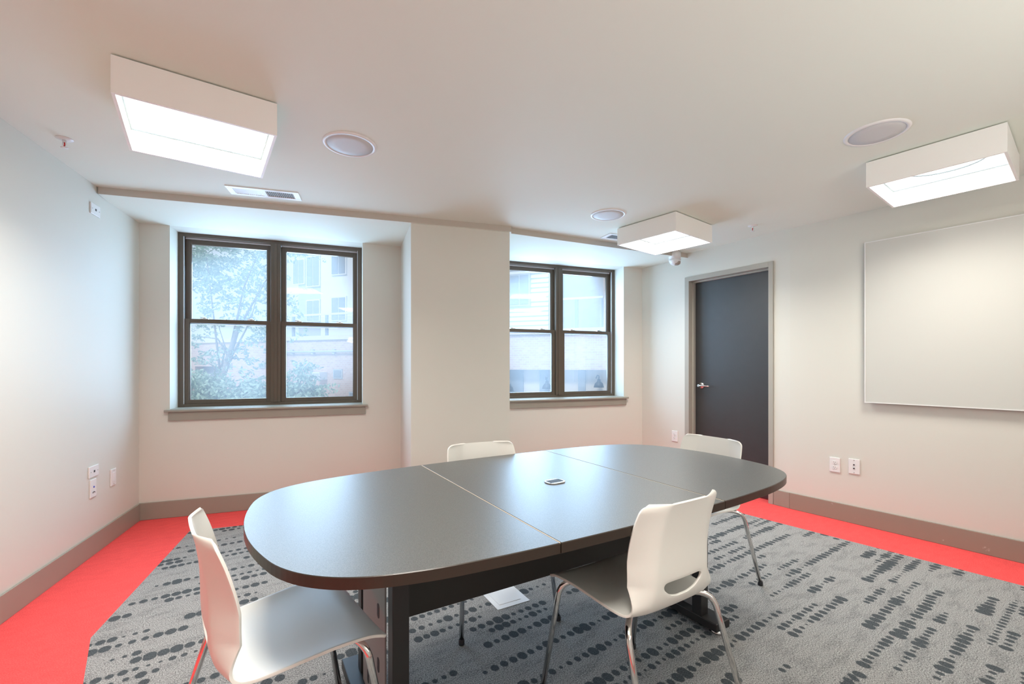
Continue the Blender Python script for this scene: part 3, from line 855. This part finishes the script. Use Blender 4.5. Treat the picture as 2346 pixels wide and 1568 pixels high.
for i, (p, fdeg, lab) in enumerate(spots):
    c = chair0 if i == 0 else copy_tree(chair0)
    c.location = (p[0], p[1], 0); c.rotation_euler = (0, 0, math.radians(fdeg - 90))
    tag(c, lab, 'chair', 'shell chairs around the table')

# ------------------------------------------------------------------ paper on the carpet
pc = Vector((-0.045, 2.405)); r = empty('paper_sheet', (pc.x, pc.y, 0.0), math.radians(29.5))
tag(r, 'small white sheet of paper lying on the carpet under the table', 'paper')
MB().box(-0.095, 0.095, -0.115, 0.125, 0.001, 0.0025).build('sheet', M['paper'], r)
MB().box(-0.068, 0.060, -0.080, 0.09, 0.0025, 0.0042).build('folded_panel', M['paper'], r)

# ------------------------------------------------------------------ outdoors
FE = Fr((-18.0, 19.3), (8.0, 9.5))
GZ = -1.0
struct(MB().box(-40, 30, 5.75, 50, GZ - 0.2, GZ).build('ground', M['pave']))
def rect(px0, px1, py0, py1, o):
    s0, z0 = FE.hit(px0, py1, o); s1, z1 = FE.hit(px1, py0, o)
    _, z0b = FE.hit((px0 + px1) / 2, py1, o); _, z1b = FE.hit((px0 + px1) / 2, py0, o)
    return s0, s1, z0b, z1b
# brick lower building
bb = empty('brick_building', tuple(FE.p(9, 0, GZ)))
tag(bb, 'low pale red brick building across the yard, seen through both windows', 'building')
def outpart(name, m, par, boxes, bevel=0):
    f = MB()
    for (s0, s1, o0, o1, z0, z1) in boxes: f.fb(FE, s0, s1, o0, o1, z0, z1)
    base = par.location
    f.v = [tuple(Vector(q) - base) for q in f.v]
    return f.build(name, m, par)
s_mid = FE.hit(1000, 800)[0]
gx0, gx1, gz0, gz1 = rect(447, 507, 840, 886, 0)
outpart('brick_wall', M['brick'], bb, [(-6, gx0, 0, 1.0, GZ, 2.1), (gx1, s_mid, 0, 1.0, GZ, 2.1), (gx0, gx1, 0, 1.0, gz1, 2.1), (gx0, gx1, 0, 1, GZ, gz0), (s_mid, 28, 0, 1.2, 1.13, 2.1)])
outpart('garage_opening', M['winglass'], bb, [(gx0, gx1, 0.3, 0.5, gz0, gz1)])
outpart('coping', M['stucco'], bb, [(-6, 28, -0.08, 1.2, 2.1, 2.24)])
outpart('storefront_wall', M['stucco'], bb, [(s_mid, 28, 0.5, 0.8, GZ, 1.13)])
for px0, px1, py0, py1 in ((765, 785, 846, 868), (801, 815, 898, 918), (519, 532, 832, 845), (594, 608, 832, 844)):
    s0, s1, z0, z1 = rect(px0, px1, py0, py1, 0)
    wn = outpart('window', M['greyclad'], bb, [(s0, s1, -0.04, 0.02, z0, z1)])
    outpart('pane', M['winglass'], bb, [(s0 + 0.04, s1 - 0.04, -0.05, -0.035, z0 + 0.04, z1 - 0.04)])
for px0, px1 in ((1238, 1258), (1326, 1342), (1168, 1200)):
    s0, s1, z0, z1 = rect(px0, px1, 850, 910, 0.5)
    outpart('dark_pier', M['winglass'], bb, [(s0, s1, 0.42, 0.5, GZ, 1.12)])
s0, s1, z0, z1 = rect(655, 818, 801, 806, -0.1)
pp_ = empty('wall_pipe', tuple(FE.p(s0, -0.1, z0))); tag(pp_, 'grey service pipe running along the pale brick wall outside', 'pipe')
f = MB(); f.tube([FE.p(s0 - 1, -0.12, z0) - pp_.location, FE.p(s1 + 2, -0.12, z0) - pp_.location], 0.035, 10)
f.build('pipe_run', M['greyclad'], pp_)
for k in range(4):
    f = MB()
    ss = s0 + (s1 - s0) * (0.08 + 0.3 * k); q = FE.p(ss, -0.06, z0) - pp_.location; f.box(q.x - 0.04, q.x + 0.04, q.y - 0.06, q.y + 0.06, q.z - 0.08, q.z + 0.08)
    f.build('bracket', M['greyclad'], pp_)
# air conditioner
s0, s1, z0, z1 = rect(733, 750, 853, 870, 0)
ac = empty('air_conditioner', tuple(FE.p((s0 + s1) / 2, 0, z0))); tag(ac, 'white boxy air conditioner sticking out of the brick wall outside', 'air conditioner')
outpart('casing', M['siding'], ac, [(s0, s1, -0.35, 0, z0, z1)])
outpart('grille', M['greyclad'], ac, [(s0 + 0.03, s1 - 0.03, -0.36, -0.35, z0 + 0.03, z1 - 0.03)])
# upper white building
ub = empty('white_building', tuple(FE.p(14, 2, 2.2))); tag(ub, 'tall white building with dark grey windows rising behind the brick wall', 'building')
sA = FE.hit(668, 700, 2.0)[0]; sB = FE.hit(735, 700, 2.0)[0]; sC = FE.hit(1000, 700, 2.0)[0]
outpart('wall', M['siding'], ub, [(sB, sC, 2.0, 6.0, 2.24, 11)])
outpart('grey_wing', M['greyclad'], ub, [(sA, sB, 2.35, 6.0, 2.24, 11)])
for px0, px1, py0, py1, o in ((763, 793, 574, 628, 2.0), (763, 793, 683, 733, 2.0), (675, 698, 597, 650, 2.35), (706, 733, 590, 655, 2.35), (706, 733, 690, 735, 2.35)):
    s0, s1, z0, z1 = rect(px0, px1, py0, py1, o)
    wn = outpart('window', M['siding'], ub, [(s0 - 0.05, s1 + 0.05, o - 0.06, o, z0 - 0.05, z1 + 0.05)])
    outpart('pane', M['winglass'], ub, [(s0, (s0 + s1) / 2 - 0.02, o - 0.08, o - 0.05, z0, z1), ((s0 + s1) / 2 + 0.02, s1, o - 0.08, o - 0.05, z0, z1)])
# siding house seen in the right window
sb_ = empty('siding_house', tuple(FE.p(22, 0.3, 2.24))); tag(sb_, 'white clapboard house above the brick wall, seen through the right-hand window', 'building')
s0 = FE.hit(1080, 700, 0.1)[0]; s1 = FE.hit(1257, 700, 0.1)[0]
f = MB(); z = 2.24
while z < 9.0:
    for_ = [FE.p(s0, 0.08, z), FE.p(s1, 0.08, z), FE.p(s1, 0.5, z), FE.p(s0, 0.5, z), FE.p(s0, 0.13, z + 0.13), FE.p(s1, 0.13, z + 0.13), FE.p(s1, 0.5, z + 0.13), FE.p(s0, 0.5, z + 0.13)]
    f.hexa([Vector(q) - sb_.location for q in for_]); z += 0.13
f.build('clapboard_wall', M['siding'], sb_)
a0, a1, z0, z1 = rect(1170, 1211, 632, 698, 0.05)
outpart('window', M['greyclad'], sb_, [(a0 - 0.05, a1 + 0.05, 0.02, 0.1, z0 - 0.05, z1 + 0.05)])
outpart('pane', M['winglass'], sb_, [(a0, (a0 + a1) / 2 - 0.02, 0.0, 0.03, z0, z1), ((a0 + a1) / 2 + 0.02, a1, 0.0, 0.03, z0, z1)])
s2 = FE.hit(1386, 700, 1.6)[0]
outpart('recessed_wall', M['greyclad'], sb_, [(s1, s2 + 1.2, 1.6, 1.9, 2.24, 9)])
s3 = FE.hit(1383, 700, 0.0)[0]
outpart('brick_pier', M['brick'], sb_, [(s3, s3 + 2.5, 0.0, 1.6, 2.24, 9)])
# railings with joist ends
def railing(px0, px1, py, lab):
    s0 = FE.hit(px0, 700, 0.1)[0]; s1 = FE.hit(px1, 700, 0.1)[0]; z = FE.hit((px0 + px1) / 2, py, 0.1)[1]
    r = empty('balcony_railing', tuple(FE.p(s0, 0.1, 2.24))); tag(r, lab, 'railing')
    outpart('top_rail', M['siding'], r, [(s0, s1, 0.08, 0.14, z - 0.03, z + 0.03)])
    n = max(2, int((s1 - s0) / 1.1))
    for k in range(n + 1):
        ss = s0 + (s1 - s0) * k / n
        outpart('post', M['winglass'], r, [(ss - 0.04, ss + 0.04, 0.07, 0.15, 2.24, z - 0.03)])
    outpart('infill_mesh', M['greyclad'], r, [(s0, s1, 0.10, 0.105, 2.5 + 0.05 * k, 2.51 + 0.05 * k) for k in range(max(1, int((z - 2.55) / 0.05)))])
railing(672, 830, 720, 'white-topped balcony railing on the brick parapet, seen through the left-hand window')
railing(1262, 1382, 684, 'white-topped balcony railing before the grey recess, seen through the right-hand window')
# gooseneck wall lamps
for i, (px, py) in enumerate(((1253, 880), (1372, 876), (1166, 885))):
    s0, z0 = FE.hit(px, py, 0.2)
    r = empty('wall_lamp', tuple(FE.p(s0, 0.2, z0)), math.atan2(FE.d.y, FE.d.x))
    tag(r, ('black shaded wall lamp on the cream shopfront, beside the window mullion', 'black shaded wall lamp on the cream shopfront, beside the brick end of the wall', 'black shaded wall lamp on the cream shopfront, next to the column edge')[i], 'wall lamp', 'shopfront wall lamps')
    MB().lathe([(0.14, -0.14), (0.11, -0.04), (0.05, 0.02), (0.04, 0.08)], seg=20).build('lamp_shade', M['blackmetal'], r)
    MB().tube([(0, 0, 0.08), (0, 0.02, 0.16), (-0.06, 0.12, 0.18), (-0.12, 0.26, 0.10)], 0.018, 8).build('bracket', M['blackmetal'], r)

# trees
def tree(name, base, H, crown, label, nleaf, leafsz=0.07, trunk_top=None, lean=(0, 0), cat='tree', seed=1):
    rnd = random.Random(seed)
    r = empty(name, base); tag(r, label, cat)
    f = MB(); tips = []
    top = Vector((lean[0], lean[1], H * 0.62))
    f.tube([(0, 0, 0), tuple(top * 0.5 + Vector((0.05, 0, 0))), tuple(top)], 0.09 if H > 3 else 0.03, 10, r2=0.045 if H > 3 else 0.015)
    for cpos, cr in crown[::2]:
        c_ = Vector(cpos)
        st = top * rnd.uniform(0.5, 1.0)
        mid_ = st.lerp(c_, 0.5) + Vector((rnd.uniform(-.2, .2), rnd.uniform(-.2, .2), 0.15))
        f.tube([tuple(st), tuple(mid_), tuple(c_)], 0.026 if H > 3 else 0.010, 7, r2=0.005)
    f.build('trunk', M['bark'], r)
    g = MB(); tot = sum(c[1] ** 2 for c in crown)
    for cpos, cr in crown:
        n = int(nleaf * cr * cr / tot)
        sprays = [(Vector(cpos) + Vector((rnd.gauss(0, .5), rnd.gauss(0, .5), rnd.gauss(0, .34))) * cr, Vector((rnd.uniform(-1, 1), rnd.uniform(-1, 1), rnd.uniform(-.5, .2))).normalized()) for _ in range(max(3, n // 14))]
        for sp, dr_ in sprays:
            for k in range(14):
                p = sp + dr_ * (k * leafsz * 0.45) + Vector((rnd.uniform(-1, 1), rnd.uniform(-1, 1), rnd.uniform(-1, 1))) * leafsz * 0.8
                a = Vector((rnd.uniform(-1, 1), rnd.uniform(-1, 1), rnd.uniform(-1, 1))).normalized()
                b3 = a.cross(Vector((rnd.uniform(-1, 1), rnd.uniform(-1, 1), rnd.uniform(-1, 1)))).normalized()
                i = len(g.v)
                for q in (a * leafsz, b3 * leafsz * 0.4, -a * leafsz, -b3 * leafsz * 0.4): g.v.append(tuple(p + q))
                g.face((i, i + 1, i + 2, i + 3))
    g.build('foliage', M['leaf'], r, fix=False)
    return r
Y = 9.5
def P3(px, py, Y_, base): return tuple(at(px, py, Y_) - Vector(base))
base = (at(432, 900, Y).x, Y, GZ)
crown = [(P3(px, py, Y + dy, base), cr) for px, py, dy, cr in ((470, 560, 0, 1.0), (540, 600, .6, 1.0), (600, 560, .3, .8), (470, 650, -.2, .8), (560, 680, .4, .8), (440, 600, .5, .8), (600, 640, 0, .6), (660, 690, .1, .45), (670, 560, .3, .35),
        (560, 745, 0, .35), (500, 745, .2, .35), (590, 758, .1, .3), (445, 770, 0, .3), (500, 810, 0, .35), (460, 820, .2, .3), (560, 800, .2, .32), (575, 822, 0, .3), (690, 760, .2, .2))]
tree('tree', base, 5.2, crown, 'feathery pale green tree filling the left-hand window panes', 8000, 0.048, lean=(1.1, 0), seed=3)
Y = 8.0
base = (at(520, 900, Y).x, Y, GZ)
crown = [(P3(px, py, Y + dy, base), cr) for px, py, dy, cr in ((445, 905, 0, .42), (470, 880, .2, .38), (500, 915, 0, .42), (550, 905, .1, .4), (590, 895, 0, .35), (445, 870, .3, .25), (620, 915, .1, .3))]
tree('shrub', base, 1.2, crown, 'low leafy shrub at the bottom of the left-hand window', 5200, 0.05, cat='shrub', seed=5)
base = (at(700, 920, Y).x, Y, GZ)
crown = [(P3(px, py, Y + dy, base), cr) for px, py, dy, cr in ((690, 860, 0, .22), (680, 890, .1, .28), (705, 900, 0, .3), (725, 905, .1, .22), (690, 920, 0, .3), (670, 925, 0, .2), (700, 840, 0, .12))]
tree('shrub', base, 1.2, crown, 'slim green sapling in front of the air conditioner outside', 2600, 0.045, cat='shrub', seed=9)
